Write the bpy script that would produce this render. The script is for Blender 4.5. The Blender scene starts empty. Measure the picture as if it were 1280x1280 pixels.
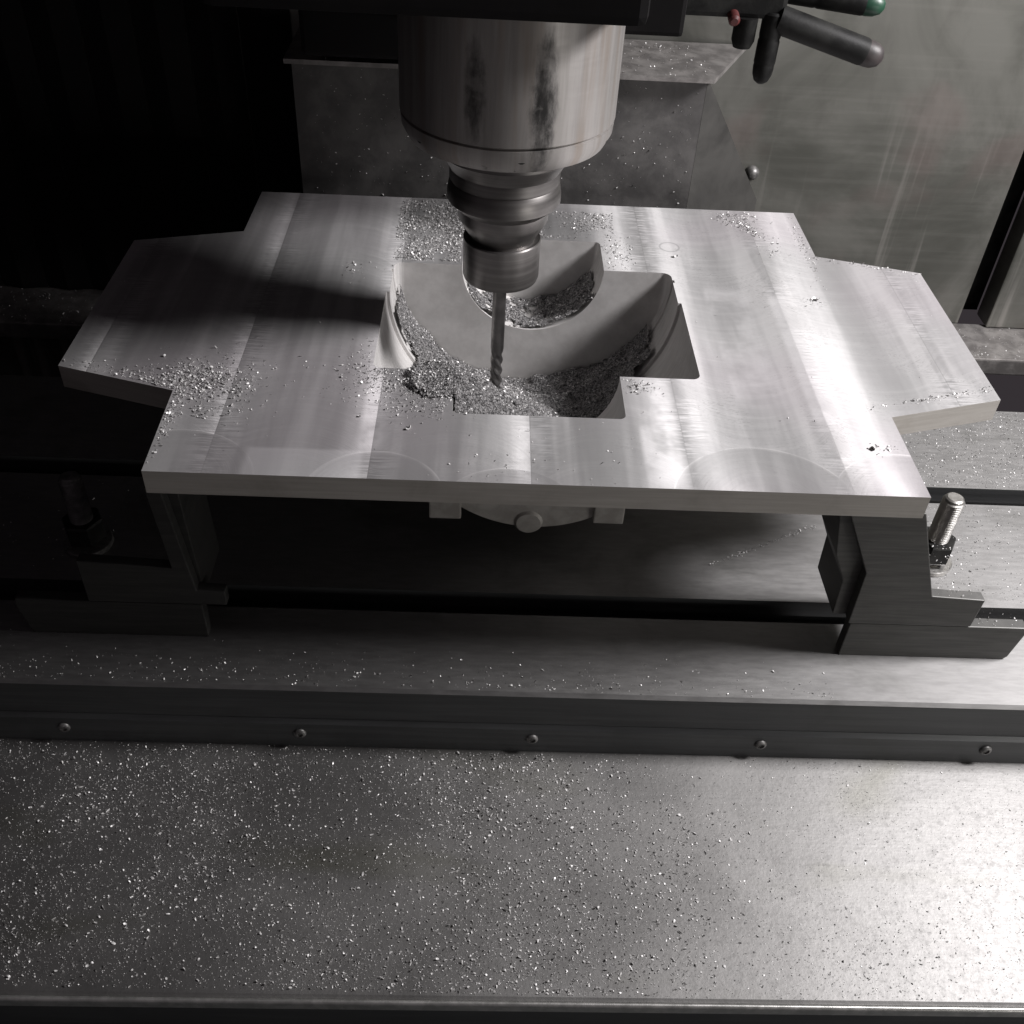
import bpy, bmesh, math, random
import numpy as np
from mathutils import Vector, Matrix, Euler

random.seed(7)
rng = np.random.default_rng(11)
S = bpy.context.scene
COL = S.collection
PI = math.pi

# ------------------------------------------------------------------ camera
cam = bpy.data.cameras.new("camera")
cam.sensor_width = 36.0
cam.lens = 36.0 * 1271.36 / 1280.0
cam.clip_start = 0.01
cam.clip_end = 50
camo = bpy.data.objects.new("camera", cam)
COL.objects.link(camo)
camo.location = (-0.03998, -0.49387, 0.40982)
camo.rotation_euler = (0.8496, -0.0471, -0.0041)
S.camera = camo

# ------------------------------------------------------------------ world, lamps, exposure
W = bpy.data.worlds.new("World")
S.world = W
W.use_nodes = True
W.node_tree.nodes["Background"].inputs[0].default_value = (1.0, 0.85, 0.95, 1)
W.node_tree.nodes["Background"].inputs[1].default_value = 0.030


def area(name, loc, target, sx, sy, power, color, spread=PI):
    l = bpy.data.lights.new(name, 'AREA')
    l.shape = 'RECTANGLE'
    l.size, l.size_y = sx, sy
    l.energy = power
    l.color = color
    l.spread = spread
    o = bpy.data.objects.new(name, l)
    COL.objects.link(o)
    o.location = loc
    o.rotation_euler = (Vector(target) - Vector(loc)).to_track_quat('-Z', 'Y').to_euler()
    return o


def spot(name, loc, target, power, color, size_deg, radius):
    l = bpy.data.lights.new(name, 'SPOT')
    l.energy = power
    l.color = color
    l.spot_size = math.radians(size_deg)
    l.spot_blend = 1.0
    l.shadow_soft_size = radius
    o = bpy.data.objects.new(name, l)
    COL.objects.link(o)
    o.location = loc
    o.rotation_euler = (Vector(target) - Vector(loc)).to_track_quat('-Z', 'Y').to_euler()
    return o


spot("work_lamp", (0.92, 0.05, 0.76), (0.36, 0.20, 0.0), 86, (1.0, 0.972, 0.982), 83, 0.145)
area("front_fill", (0.95, -0.74, -0.03), (0.1, 0.0, -0.08), 0.5, 0.16, 2.1, (1.0, 0.97, 0.93))  # low fill lamp added to brighten the front faces, no real source
S.view_settings.view_transform = 'Standard'
S.view_settings.look = 'None'
S.view_settings.exposure = 0.25
S.view_settings.gamma = 1.0
S.cycles.max_bounces = 8
S.cycles.sample_clamp_indirect = 4.0
S.cycles.use_denoising = True


# ------------------------------------------------------------------ node helpers
class G:
    """tiny expression builder for a material's node tree"""

    def __init__(self, name):
        self.m = bpy.data.materials.new(name)
        self.m.use_nodes = True
        self.nt = self.m.node_tree
        self.b = self.nt.nodes["Principled BSDF"]
        self.pos = self.nt.nodes.new("ShaderNodeNewGeometry").outputs["Position"]
        sp = self.n("ShaderNodeSeparateXYZ")
        self.link(self.pos, sp.inputs[0])
        self.x, self.y, self.z = sp.outputs

    def n(self, t):
        return self.nt.nodes.new(t)

    def link(self, a, b):
        if hasattr(a, "links") or isinstance(a, bpy.types.NodeSocket):
            self.nt.links.new(a, b)
        else:
            b.default_value = a

    def f(self, op, a, b=None, c=None):
        m = self.n("ShaderNodeMath")
        m.operation = op
        self.link(a, m.inputs[0])
        if b is not None:
            self.link(b, m.inputs[1])
        if c is not None:
            self.link(c, m.inputs[2])
        return m.outputs[0]

    def add(self, a, b): return self.f('ADD', a, b)
    def sub(self, a, b): return self.f('SUBTRACT', a, b)
    def mul(self, a, b): return self.f('MULTIPLY', a, b)
    def div(self, a, b): return self.f('DIVIDE', a, b)

    def vec(self, x, y, z):
        c = self.n("ShaderNodeCombineXYZ")
        for i, v in enumerate((x, y, z)):
            self.link(v, c.inputs[i])
        return c.outputs[0]

    def noise(self, v, scale=1.0, detail=3.0, rough=0.55, dist=0.0):
        n = self.n("ShaderNodeTexNoise")
        self.link(v, n.inputs["Vector"])
        n.inputs["Scale"].default_value = scale
        n.inputs["Detail"].default_value = detail
        n.inputs["Roughness"].default_value = rough
        n.inputs["Distortion"].default_value = dist
        return n.outputs[0]

    def snoise(self, sx, sy, sz, detail=3.0, rough=0.55, off=0.0):
        return self.noise(self.vec(self.add(self.mul(self.x, sx), off), self.mul(self.y, sy), self.mul(self.z, sz)), 1.0, detail, rough)

    def ramp(self, v, lo, hi, a=0.0, b=1.0, smooth=True):
        r = self.n("ShaderNodeMapRange")
        r.interpolation_type = 'SMOOTHSTEP' if smooth else 'LINEAR'
        self.link(v, r.inputs[0])
        for i, q in enumerate((lo, hi, a, b)):
            self.link(q, r.inputs[i + 1])
        return r.outputs[0]

    def mix(self, t, a, b):
        m = self.n("ShaderNodeMix")
        m.data_type = 'RGBA'
        self.link(t, m.inputs[0])
        for q, s in ((a, m.inputs[6]), (b, m.inputs[7])):
            if isinstance(q, (tuple, list)) and len(q) == 3:
                q = (*q, 1.0)
            self.link(q, s)
        return m.outputs[2]

    def mixf(self, t, a, b):
        m = self.n("ShaderNodeMix")
        self.link(t, m.inputs[0])
        self.link(a, m.inputs[2])
        self.link(b, m.inputs[3])
        return m.outputs[0]

    def bump(self, h, strength=0.3, dist=0.001):
        b = self.n("ShaderNodeBump")
        b.inputs["Strength"].default_value = strength
        b.inputs["Distance"].default_value = dist
        self.link(h, b.inputs["Height"])
        self.link(b.outputs[0], self.b.inputs["Normal"])

    def set(self, **k):
        for key, v in k.items():
            key = {"color": "Base Color", "rough": "Roughness", "metal": "Metallic", "aniso": "Anisotropic",
                   "tangent": "Tangent", "spec": "Specular IOR Level"}[key]
            if isinstance(v, (tuple, list)) and len(v) == 3 and key == "Base Color":
                v = (*v, 1.0)
            self.link(v, self.b.inputs[key])
        return self


# ------------------------------------------------------------------ materials
def mat_plate():
    g = G("milled_aluminium")
    # face-mill passes running front to back
    pitch, off = 0.1035, 0.2135
    q = g.div(g.add(g.x, off), pitch)
    idx = g.f('FLOOR', q)
    fr = g.sub(q, idx)
    jit = g.noise(g.vec(g.mul(idx, 7.31), 3.7, 1.1), 1.0, 0.0)
    u = g.mul(g.sub(fr, 0.5), 1.72)
    sgn = g.sub(g.mul(g.f('GREATER_THAN', jit, 0.5), 2.0), 1.0)
    c = g.f('SQRT', g.f('MAXIMUM', g.sub(1.0, g.mul(u, u)), 0.02))
    # scratch tangent for the anisotropic lobe is perpendicular to the scratch
    tx, ty = g.mul(g.mul(u, sgn), -0.75), c
    phase = g.sub(g.y, g.mul(g.mul(sgn, c), pitch * 0.58))
    acc_disc = None
    rim = None
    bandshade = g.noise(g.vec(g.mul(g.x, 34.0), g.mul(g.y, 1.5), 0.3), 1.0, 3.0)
    for (cx, cy, r) in ((0.143, -0.014, 0.060), (0.241, -0.010, 0.054), (-0.105, -0.016, 0.044), (-0.232, -0.008, 0.052), (-0.02, -0.03, 0.045)):
        dx, dy = g.sub(g.x, cx), g.sub(g.y, cy)
        d = g.f('SQRT', g.add(g.mul(dx, dx), g.mul(dy, dy)))
        inside = g.ramp(d, r, r - 0.0012)
        k = g.div(1.0, g.f('MAXIMUM', d, 0.002))
        part = g.mul(inside, 0.3)
        tx = g.mixf(part, tx, g.mul(dx, k))
        ty = g.mixf(part, ty, g.mul(g.f('ABSOLUTE', dy), k))
        phase = g.mixf(inside, phase, d)
        rr = g.mul(g.ramp(d, r + 0.0008, r), g.ramp(d, r - 0.0035, r))
        rim = rr if rim is None else g.f('MAXIMUM', rim, rr)
        acc_disc = inside if acc_disc is None else g.f('MAXIMUM', acc_disc, inside)
    dx, dy = g.sub(g.x, 0.1215), g.sub(g.y, 0.3335)
    d = g.f('SQRT', g.add(g.mul(dx, dx), g.mul(dy, dy)))
    ring = g.mul(g.ramp(d, 0.0098, 0.0088), g.ramp(d, 0.0072, 0.0082))
    wob = g.noise(g.pos, 60.0, 2.0)
    ph = g.add(phase, g.mul(wob, 0.0016))
    fine = g.noise(g.vec(g.mul(ph, 900.0), g.mul(g.x, 26.0), idx), 1.0, 3.0, 0.6)
    mid = g.noise(g.vec(g.mul(ph, 150.0), g.mul(g.x, 9.0), idx), 1.0, 3.0, 0.6)
    blot = g.noise(g.pos, 17.0, 4.0, 0.6)
    smear = g.snoise(30, 5, 5, 4, 0.6)
    seam = g.mul(g.ramp(fr, 0.0, 0.05, 1.0, 0.0), g.ramp(blot, 0.35, 0.6))
    col = g.mix(g.ramp(smear, 0.35, 0.68), (0.36, 0.356, 0.355), (0.48, 0.475, 0.473))
    col = g.mix(g.mul(g.ramp(mid, 0.4, 0.75), 0.14), col, (0.74, 0.73, 0.72))
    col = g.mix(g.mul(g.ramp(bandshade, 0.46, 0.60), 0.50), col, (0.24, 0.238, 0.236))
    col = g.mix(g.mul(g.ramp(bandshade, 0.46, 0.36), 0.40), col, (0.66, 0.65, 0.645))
    hatch = g.noise(g.vec(g.mul(g.x, 38.0), g.mul(g.add(g.y, g.mul(wob, 0.004)), 620.0), idx), 1.0, 3.0, 0.6)
    edge = g.f('MAXIMUM', g.ramp(fr, 0.02, 0.24, 1.0, 0.0), g.ramp(fr, 0.80, 0.98, 0.0, 0.8))
    edge = g.mul(edge, g.ramp(g.noise(g.pos, 22.0, 4.0, 0.6), 0.40, 0.58))
    hm = g.mul(edge, g.ramp(hatch, 0.46, 0.60))
    grit = g.noise(g.vec(g.mul(g.x, 420.0), g.mul(g.y, 420.0), 0.0), 1.0, 3.0, 0.7)
    scuff = g.noise(g.vec(g.mul(ph, 1500.0), g.mul(g.x, 60.0), idx), 1.0, 2.0, 0.6)
    wear = g.mul(g.ramp(blot, 0.42, 0.62), g.ramp(g.x, -0.05, 0.2, 0.4, 1.0))
    col = g.mix(g.mul(g.mul(g.ramp(g.mul(g.add(grit, scuff), 0.5), 0.52, 0.62), wear), 0.55), col, (0.22, 0.218, 0.215))
    col = g.mix(g.mul(hm, 0.6), col, (0.70, 0.69, 0.69))
    col = g.mix(g.mul(g.mul(edge, g.ramp(hatch, 0.46, 0.36)), 0.5), col, (0.22, 0.218, 0.216))
    col = g.mix(g.mul(g.ramp(fr, 0.0, 0.012, 1.0, 0.0), 0.5), col, (0.25, 0.248, 0.245))
    col = g.mix(g.mul(g.mul(rim, g.ramp(blot, 0.4, 0.6)), 0.4), col, (0.72, 0.71, 0.70))
    col = g.mix(g.mul(ring, 0.5), col, (0.2, 0.2, 0.2))
    col = g.mix(g.mul(acc_disc, 0.35), col, (0.27, 0.267, 0.265))
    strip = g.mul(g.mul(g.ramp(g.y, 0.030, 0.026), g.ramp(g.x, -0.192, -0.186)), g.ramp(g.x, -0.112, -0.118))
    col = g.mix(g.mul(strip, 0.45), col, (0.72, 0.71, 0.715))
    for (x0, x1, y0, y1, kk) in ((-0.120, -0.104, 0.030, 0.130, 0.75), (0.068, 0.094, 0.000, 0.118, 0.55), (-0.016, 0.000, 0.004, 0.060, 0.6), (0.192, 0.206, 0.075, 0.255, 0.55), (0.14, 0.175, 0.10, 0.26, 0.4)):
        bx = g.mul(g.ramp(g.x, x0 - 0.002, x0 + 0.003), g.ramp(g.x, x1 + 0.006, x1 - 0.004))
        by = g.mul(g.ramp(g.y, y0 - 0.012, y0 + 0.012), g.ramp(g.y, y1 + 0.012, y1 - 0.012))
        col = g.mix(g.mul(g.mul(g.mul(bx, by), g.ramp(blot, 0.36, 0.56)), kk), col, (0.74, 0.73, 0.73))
    tint = g.noise(g.pos, 6.0, 1.0)
    col = g.mix(g.mul(g.ramp(tint, 0.4, 0.65), 0.20), col, (0.50, 0.42, 0.47))  # mauve cast of the light mixed into the plate colour
    rough = g.add(g.mul(fine, 0.22), g.add(0.36, g.mul(blot, 0.16)))
    rough = g.add(rough, g.mul(g.mul(edge, g.sub(hatch, 0.35)), 0.45))
    rough = g.add(rough, g.mul(g.sub(jit, 0.5), 0.25))
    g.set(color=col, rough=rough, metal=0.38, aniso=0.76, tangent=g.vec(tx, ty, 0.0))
    g.bump(g.add(g.mul(fine, 0.6), g.add(g.mul(mid, 0.6), g.add(g.add(g.mul(grit, 0.5), g.mul(g.mul(edge, hatch), 1.2)), g.mul(fr, -3.0)))), 0.22, 0.0005)
    return g.m


def mat_brushed(name, dark, light, rough, metal, sx, sy, sz, stain=0.3, bumpk=0.12, stain_col=(0.05, 0.048, 0.04), aniso=0.0, tangent=None):
    g = G(name)
    a = g.snoise(sx, sy, sz, 4, 0.65)
    b = g.noise(g.pos, 14.0, 5.0, 0.62, 0.4)
    c = g.noise(g.pos, 70.0, 3.0, 0.6)
    col = g.mix(g.ramp(a, 0.3, 0.72), dark, light)
    col = g.mix(g.mul(g.ramp(b, 0.5, 0.74), stain), col, stain_col)
    r = g.add(rough - 0.12, g.add(g.mul(a, 0.14), g.mul(b, 0.12)))
    g.set(color=col, rough=r, metal=metal)
    if aniso:
        g.set(aniso=aniso, tangent=g.vec(*tangent))
    g.bump(g.add(a, g.mul(c, 0.5)), bumpk, 0.0006)
    return g.m


def mat_cover():
    g = G("oiled_sheet_steel")
    a = g.snoise(9, 300, 9, 4, 0.6)
    cloud = g.noise(g.pos, 9.0, 4.0, 0.6, 0.5)
    fine = g.noise(g.pos, 240.0, 3.0, 0.65)
    oil = g.noise(g.vec(g.mul(g.x, 4.0), g.mul(g.y, 9.0), 2.2), 1.0, 3.0, 0.55, 0.6)
    col = g.mix(g.ramp(cloud, 0.3, 0.7), (0.235, 0.231, 0.226), (0.33, 0.325, 0.318))
    col = g.mix(g.mul(g.ramp(a, 0.35, 0.7), 0.30), col, (0.30, 0.295, 0.288))
    col = g.mix(g.mul(g.ramp(oil, 0.56, 0.74), 0.45), col, (0.13, 0.13, 0.075))
    col = g.mix(g.mul(g.ramp(fine, 0.52, 0.7), 0.18), col, (0.06, 0.06, 0.058))
    r = g.add(0.42, g.add(g.mul(cloud, 0.14), g.mul(fine, 0.12)))
    g.set(color=col, rough=r, metal=0.95, aniso=0.25, tangent=g.vec(0.0, 1.0, 0.0))
    g.bump(g.add(g.mul(a, 0.5), fine), 0.22, 0.0006)
    return g.m


def mat_spindle():
    g = G("worn_spindle_steel")
    ang = g.f('ARCTAN2', g.sub(g.x, -0.0285), g.sub(0.19, g.y))
    vert = g.noise(g.vec(g.mul(ang, 11.0), g.mul(g.z, 9.0), 0.5), 1.0, 4.0, 0.6)
    ringn = g.noise(g.vec(g.mul(ang, 0.6), g.mul(g.z, 420.0), 1.5), 1.0, 3.0, 0.6)
    sp = g.noise(g.pos, 70.0, 4.0, 0.65)
    col = g.mix(g.ramp(vert, 0.3, 0.7), (0.29, 0.276, 0.264), (0.385, 0.368, 0.354))
    brown = g.noise(g.vec(g.mul(ang, 5.0), g.mul(g.z, 5.0), 4.5), 1.0, 3.0)
    col = g.mix(g.mul(g.ramp(brown, 0.5, 0.7), 0.45), col, (0.25, 0.19, 0.14))
    # two smears of black grease down the nose
    dirt = None
    for (a0, w, z0, h, k) in ((-0.30, 0.10, 0.198, 0.030, 0.85), (0.285, 0.125, 0.190, 0.042, 1.0), (0.30, 0.06, 0.165, 0.022, 0.8)):
        da = g.div(g.sub(ang, a0), w)
        dz = g.div(g.sub(g.z, z0), h)
        d = g.add(g.mul(da, da), g.mul(dz, dz))
        d = g.mul(g.ramp(g.add(d, g.mul(g.sub(g.noise(g.vec(g.mul(ang, 14.0), g.mul(g.z, 60.0), 2.0), 1.0, 5.0, 0.7), 0.5), 2.2)), 1.5, -0.2), g.mul(g.ramp(sp, 0.3, 0.5, 0.55, 1.0), k))
        dirt = d if dirt is None else g.f('MAXIMUM', dirt, d)
    spots = g.mul(g.ramp(sp, 0.64, 0.72), 0.7)
    col = g.mix(g.f('MAXIMUM', dirt, g.mul(spots, g.ramp(g.z, 0.18, 0.15))), col, (0.018, 0.017, 0.016))
    r = g.add(0.40, g.add(g.mul(ringn, 0.12), g.mul(dirt, 0.25)))
    g.set(color=col, rough=r, metal=0.5, aniso=0.5, tangent=g.vec(0.0, 0.0, 1.0))
    g.bump(g.add(ringn, g.mul(sp, 0.6)), 0.12, 0.0005)
    return g.m


def mat_chip(name="aluminium_chip"):
    g = G(name)
    n = g.noise(g.pos, 420.0, 1.0)
    col = g.mix(g.ramp(n, 0.35, 0.65), (0.46, 0.452, 0.448), (0.74, 0.73, 0.72))
    g.set(color=col, rough=g.add(0.34, g.mul(n, 0.25)), metal=0.30)
    return g.m


def mat_heap():
    g = G("chip_bed")
    n = g.noise(g.pos, 520.0, 3.0, 0.7)
    v = g.noise(g.pos, 900.0, 2.0)
    col = g.mix(g.ramp(n, 0.36, 0.64), (0.07, 0.069, 0.07), (0.46, 0.45, 0.45))
    g.set(color=col, rough=0.5, metal=0.5)
    g.bump(g.add(n, v), 1.0, 0.003)
    return g.m


def mat_plain(name, col, rough, metal, col2=None, scale=30.0, bumpk=0.15):
    g = G(name)
    n = g.noise(g.pos, scale, 5.0, 0.62, 0.3)
    f = g.noise(g.pos, scale * 12, 3.0, 0.6)
    col2 = col2 or tuple(c * 1.5 for c in col)
    c = g.mix(g.ramp(n, 0.35, 0.68), col, col2)
    g.set(color=c, rough=g.add(rough - 0.08, g.mul(n, 0.18)), metal=metal)
    g.bump(g.add(n, g.mul(f, 0.5)), bumpk, 0.0006)
    return g.m


M = {}
M['plate'] = mat_plate()
M['plate_side'] = mat_brushed("sawn_aluminium", (0.47, 0.445, 0.41), (0.55, 0.525, 0.49), 0.46, 0.5, 14, 14, 420, 0.25, 0.12, (0.13, 0.11, 0.08))
M['bore'] = mat_brushed("bored_aluminium", (0.62, 0.605, 0.59), (0.74, 0.725, 0.71), 0.52, 0.30, 60, 320, 60, 0.16, 0.10, (0.25, 0.23, 0.22))
M['cast'] = mat_plain("cast_aluminium", (0.34, 0.325, 0.30), 0.55, 0.5, (0.46, 0.445, 0.42), 60)
M['table'] = mat_brushed("ground_cast_iron", (0.21, 0.207, 0.204), (0.25, 0.247, 0.243), 0.52, 0.92, 60, 300, 60, 0.35, 0.06, (0.05, 0.05, 0.042), 0.4, (0.0, 1.0, 0.0))
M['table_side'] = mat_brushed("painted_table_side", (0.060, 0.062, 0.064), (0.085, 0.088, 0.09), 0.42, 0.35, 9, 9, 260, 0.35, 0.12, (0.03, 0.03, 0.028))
M['cover'] = mat_cover()
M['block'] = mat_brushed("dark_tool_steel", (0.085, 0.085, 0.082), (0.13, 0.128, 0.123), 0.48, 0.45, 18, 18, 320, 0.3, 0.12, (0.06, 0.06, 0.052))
M['shaded_block'] = mat_brushed('shaded_tool_steel', (0.030, 0.030, 0.029), (0.046, 0.045, 0.043), 0.5, 0.4, 18, 18, 320, 0.3, 0.12, (0.02, 0.02, 0.018))  # darker copy of the tool steel, left side's shade put into colour
M['spindle'] = mat_spindle()
M['holder'] = mat_brushed("turned_holder_steel", (0.17, 0.162, 0.157), (0.235, 0.225, 0.218), 0.36, 0.85, 4, 4, 300, 0.3, 0.05, (0.08, 0.075, 0.07), 0.3, (0.0, 0.0, 1.0))
M['carbide'] = mat_plain("ground_carbide", (0.17, 0.163, 0.16), 0.36, 0.9, (0.24, 0.232, 0.226), 90)
M['head'] = mat_plain("dark_grease_paint", (0.0045, 0.004, 0.0045), 0.7, 0.0, (0.008, 0.007, 0.0075), 18)
M['guard'] = mat_plain("grey_guard_steel", (0.075, 0.072, 0.071), 0.5, 0.25, (0.125, 0.12, 0.117), 34, 0.3)
M['sideguard'] = mat_plain('dark_guard_steel', (0.040, 0.039, 0.037), 0.55, 0.2, (0.07, 0.068, 0.064), 16)  # darker tone than the guard steel, for the side sheet
M['black'] = mat_plain("black_plastic", (0.006, 0.006, 0.006), 0.55, 0.0, (0.02, 0.02, 0.019), 60, 0.3)
for k_ in ('black', 'head'):
    M[k_].node_tree.nodes['Principled BSDF'].inputs['Specular IOR Level'].default_value = 0.18
M['red'] = mat_plain("red_plastic", (0.10, 0.02, 0.018), 0.5, 0.0, (0.06, 0.014, 0.014), 80)
M['green'] = mat_plain("dark_green_plastic", (0.012, 0.05, 0.03), 0.4, 0.0, (0.02, 0.07, 0.04), 80)
M['tip'] = mat_plain("worn_plastic_tip", (0.03, 0.026, 0.026), 0.5, 0.0, (0.05, 0.04, 0.04), 80)
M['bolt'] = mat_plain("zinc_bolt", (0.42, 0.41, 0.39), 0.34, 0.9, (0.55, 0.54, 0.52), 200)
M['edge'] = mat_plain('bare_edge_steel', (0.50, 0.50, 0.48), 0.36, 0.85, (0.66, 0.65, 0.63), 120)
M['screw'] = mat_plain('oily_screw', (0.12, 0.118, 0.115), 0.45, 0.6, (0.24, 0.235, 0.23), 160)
M['darkbolt'] = mat_plain("blackened_nut", (0.02, 0.02, 0.02), 0.4, 0.6, (0.035, 0.035, 0.033), 120)
M['chip'] = mat_chip()
M['heap'] = mat_heap()
M['ledge'] = mat_plain("chip_dusted_steel", (0.17, 0.16, 0.155), 0.45, 0.45, (0.30, 0.285, 0.275), 55)


def mat_wall():
    g = G("stained_wall_steel")
    n = g.noise(g.pos, 7.0, 5.0, 0.6, 0.8)
    v = g.snoise(22, 22, 9, 5, 0.62)
    h = g.snoise(5, 5, 150, 3, 0.6)
    drip = g.snoise(60, 60, 3.0, 3, 0.5, 4.0)
    col = g.mix(g.ramp(n, 0.32, 0.68), (0.095, 0.096, 0.085), (0.185, 0.184, 0.168))
    col = g.mix(g.mul(g.ramp(v, 0.5, 0.72), 0.5), col, (0.10, 0.098, 0.088))
    col = g.mix(g.mul(g.ramp(h, 0.45, 0.7), 0.07), col, (0.36, 0.35, 0.33))
    low = g.ramp(g.z, 0.10, -0.12)
    col = g.mix(g.mul(g.mul(g.ramp(drip, 0.56, 0.68), low), 0.5), col, (0.40, 0.385, 0.36))
    tint = g.noise(g.pos, 10.0, 2.0)
    col = g.mix(g.mul(g.ramp(tint, 0.55, 0.7), 0.25), col, (0.22, 0.155, 0.15))
    g.set(color=col, rough=g.add(0.34, g.mul(n, 0.2)), metal=0.5)
    g.bump(g.add(g.mul(h, 0.3), n), 0.08, 0.0006)
    return g.m


M['wall'] = mat_wall()


# ------------------------------------------------------------------ object helpers
def props(o, label=None, cat=None, group=None, kind=None):
    if label: o['label'] = label
    if cat: o['category'] = cat
    if group: o['group'] = group
    if kind: o['kind'] = kind
    return o


def thing(name, label, cat, base=(0, 0, 0), group=None):
    o = bpy.data.objects.new(name, None)
    o.empty_display_size = 0.02
    COL.objects.link(o)
    o.location = base
    return props(o, label, cat, group)


def world_loc(o):
    v = Vector((0, 0, 0))
    while o is not None:
        v = v + o.location
        o = o.parent
    return v


def link(name, bm, mats, parent=None, smooth=None, bevel=None):
    """one mesh object from a bmesh built in world coordinates"""
    if bevel:
        bmesh.ops.remove_doubles(bm, verts=bm.verts, dist=1e-6)
        es = [e for e in bm.edges if len(e.link_faces) == 2 and e.calc_face_angle(0) > math.radians(35)]
        bmesh.ops.bevel(bm, geom=es, offset=bevel, segments=2, affect='EDGES', profile=0.6, clamp_overlap=True)
    bmesh.ops.recalc_face_normals(bm, faces=bm.faces)
    me = bpy.data.meshes.new(name)
    o = bpy.data.objects.new(name, me)
    COL.objects.link(o)
    off = Vector((0, 0, 0))
    if parent is not None:
        o.parent = parent
        off = world_loc(parent)
    bmesh.ops.translate(bm, verts=bm.verts, vec=-off)
    bm.to_mesh(me)
    bm.free()
    for m in (mats if isinstance(mats, (list, tuple)) else [mats]):
        me.materials.append(m)
    if smooth is not None:
        me.polygons.foreach_set("use_smooth", [True] * len(me.polygons))
        me.set_sharp_from_angle(angle=math.radians(smooth))
    return o


def box(bm, x0, x1, y0, y1, z0, z1):
    vs = [bm.verts.new(p) for p in ((x0, y0, z0), (x1, y0, z0), (x1, y1, z0), (x0, y1, z0), (x0, y0, z1), (x1, y0, z1), (x1, y1, z1), (x0, y1, z1))]
    for f in ((0, 3, 2, 1), (4, 5, 6, 7), (0, 1, 5, 4), (1, 2, 6, 5), (2, 3, 7, 6), (3, 0, 4, 7)):
        bm.faces.new([vs[i] for i in f])


def loft(bm, A, B):
    a = [bm.verts.new(p) for p in A]
    b = [bm.verts.new(p) for p in B]
    n = len(a)
    bm.faces.new(a)
    bm.faces.new(b[::-1])
    for i in range(n):
        bm.faces.new((a[i], b[i], b[(i + 1) % n], a[(i + 1) % n]))


def prism_y(bm, prof, y0, y1):
    loft(bm, [(x, y0, z) for x, z in prof], [(x, y1, z) for x, z in prof])


def prism_x(bm, prof, x0, x1):
    loft(bm, [(x0, y, z) for y, z in prof], [(x1, y, z) for y, z in prof])


def prism_z(bm, prof, z0, z1):
    loft(bm, [(x, y, z0) for x, y in prof], [(x, y, z1) for x, y in prof])


def lathe(bm, prof, cx, cy, n=72, axis=None, origin=None):
    """prof: (r, z) pairs; capped where r > 0 at the ends"""
    rings = []
    for r, z in prof:
        if r <= 1e-6:
            rings.append([bm.verts.new((cx, cy, z))])
        else:
            rings.append([bm.verts.new((cx + r * math.cos(2 * PI * i / n), cy + r * math.sin(2 * PI * i / n), z)) for i in range(n)])
    for a, b in zip(rings, rings[1:]):
        if len(a) == 1 and len(b) == 1:
            continue
        for i in range(n):
            j = (i + 1) % n
            if len(a) == 1:
                bm.faces.new((a[0], b[j], b[i]))
            elif len(b) == 1:
                bm.faces.new((a[i], a[j], b[0]))
            else:
                bm.faces.new((a[i], a[j], b[j], b[i]))
    if len(rings[0]) > 1:
        bm.faces.new(rings[0][::-1])
    if len(rings[-1]) > 1:
        bm.faces.new(rings[-1])


def rod(bm, p0, p1, prof, n=28):
    """lathe along p0 -> p1, prof: (r, t) with t in metres from p0"""
    t = bmesh.new()
    lathe(t, prof, 0, 0, n)
    q = (Vector(p1) - Vector(p0)).to_track_quat('Z', 'Y').to_matrix().to_4x4()
    bmesh.ops.transform(t, matrix=Matrix.Translation(Vector(p0)) @ q, verts=t.verts)
    tmp = bpy.data.meshes.new("tmp")
    t.to_mesh(tmp)
    t.free()
    bm.from_mesh(tmp)
    bpy.data.meshes.remove(tmp)


def boolean(base, ops):
    """base: bmesh; ops: list of (mode, bmesh); returns a bmesh"""
    me = bpy.data.meshes.new("tmp_base")
    bmesh.ops.recalc_face_normals(base, faces=base.faces)
    base.to_mesh(me)
    base.free()
    o = bpy.data.objects.new("tmp_base", me)
    COL.objects.link(o)
    tmp = []
    for mode, b in ops:
        bmesh.ops.recalc_face_normals(b, faces=b.faces)
        m2 = bpy.data.meshes.new("tmp_cut")
        b.to_mesh(m2)
        b.free()
        c = bpy.data.objects.new("tmp_cut", m2)
        COL.objects.link(c)
        tmp.append(c)
        md = o.modifiers.new("b", 'BOOLEAN')
        md.operation = mode
        md.solver = 'EXACT'
        md.object = c
    dg = bpy.context.evaluated_depsgraph_get()
    ev = o.evaluated_get(dg)
    out = bmesh.new()
    out.from_mesh(ev.to_mesh())
    ev.to_mesh_clear()
    for c in tmp + [o]:
        d = c.data
        bpy.data.objects.remove(c)
        bpy.data.meshes.remove(d)
    return out


# ------------------------------------------------------------------ the setting: enclosure behind
ZT = -0.160          # table top
ZC = -0.2233         # way cover top
YW = 0.54            # back wall
ZL = -0.182          # ledge at the foot of the wall

bm = bmesh.new()
box(bm, -1.6, 0.512, YW, YW + 0.004, -0.6, 1.3)
wall = link("back_wall", bm, M['wall'])
props(wall, "stained grey sheet steel wall at the back of the machine", kind='structure')
bm = bmesh.new()
rod(bm, (0.2355, YW, -0.014), (0.2355, YW - 0.01, -0.014), [(0.0075, 0), (0.0075, 0.002), (0.006, 0.006), (0.003, 0.008), (0, 0.0085)], 16)
link("screw", bm, M['screw'], wall, smooth=40)

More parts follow.
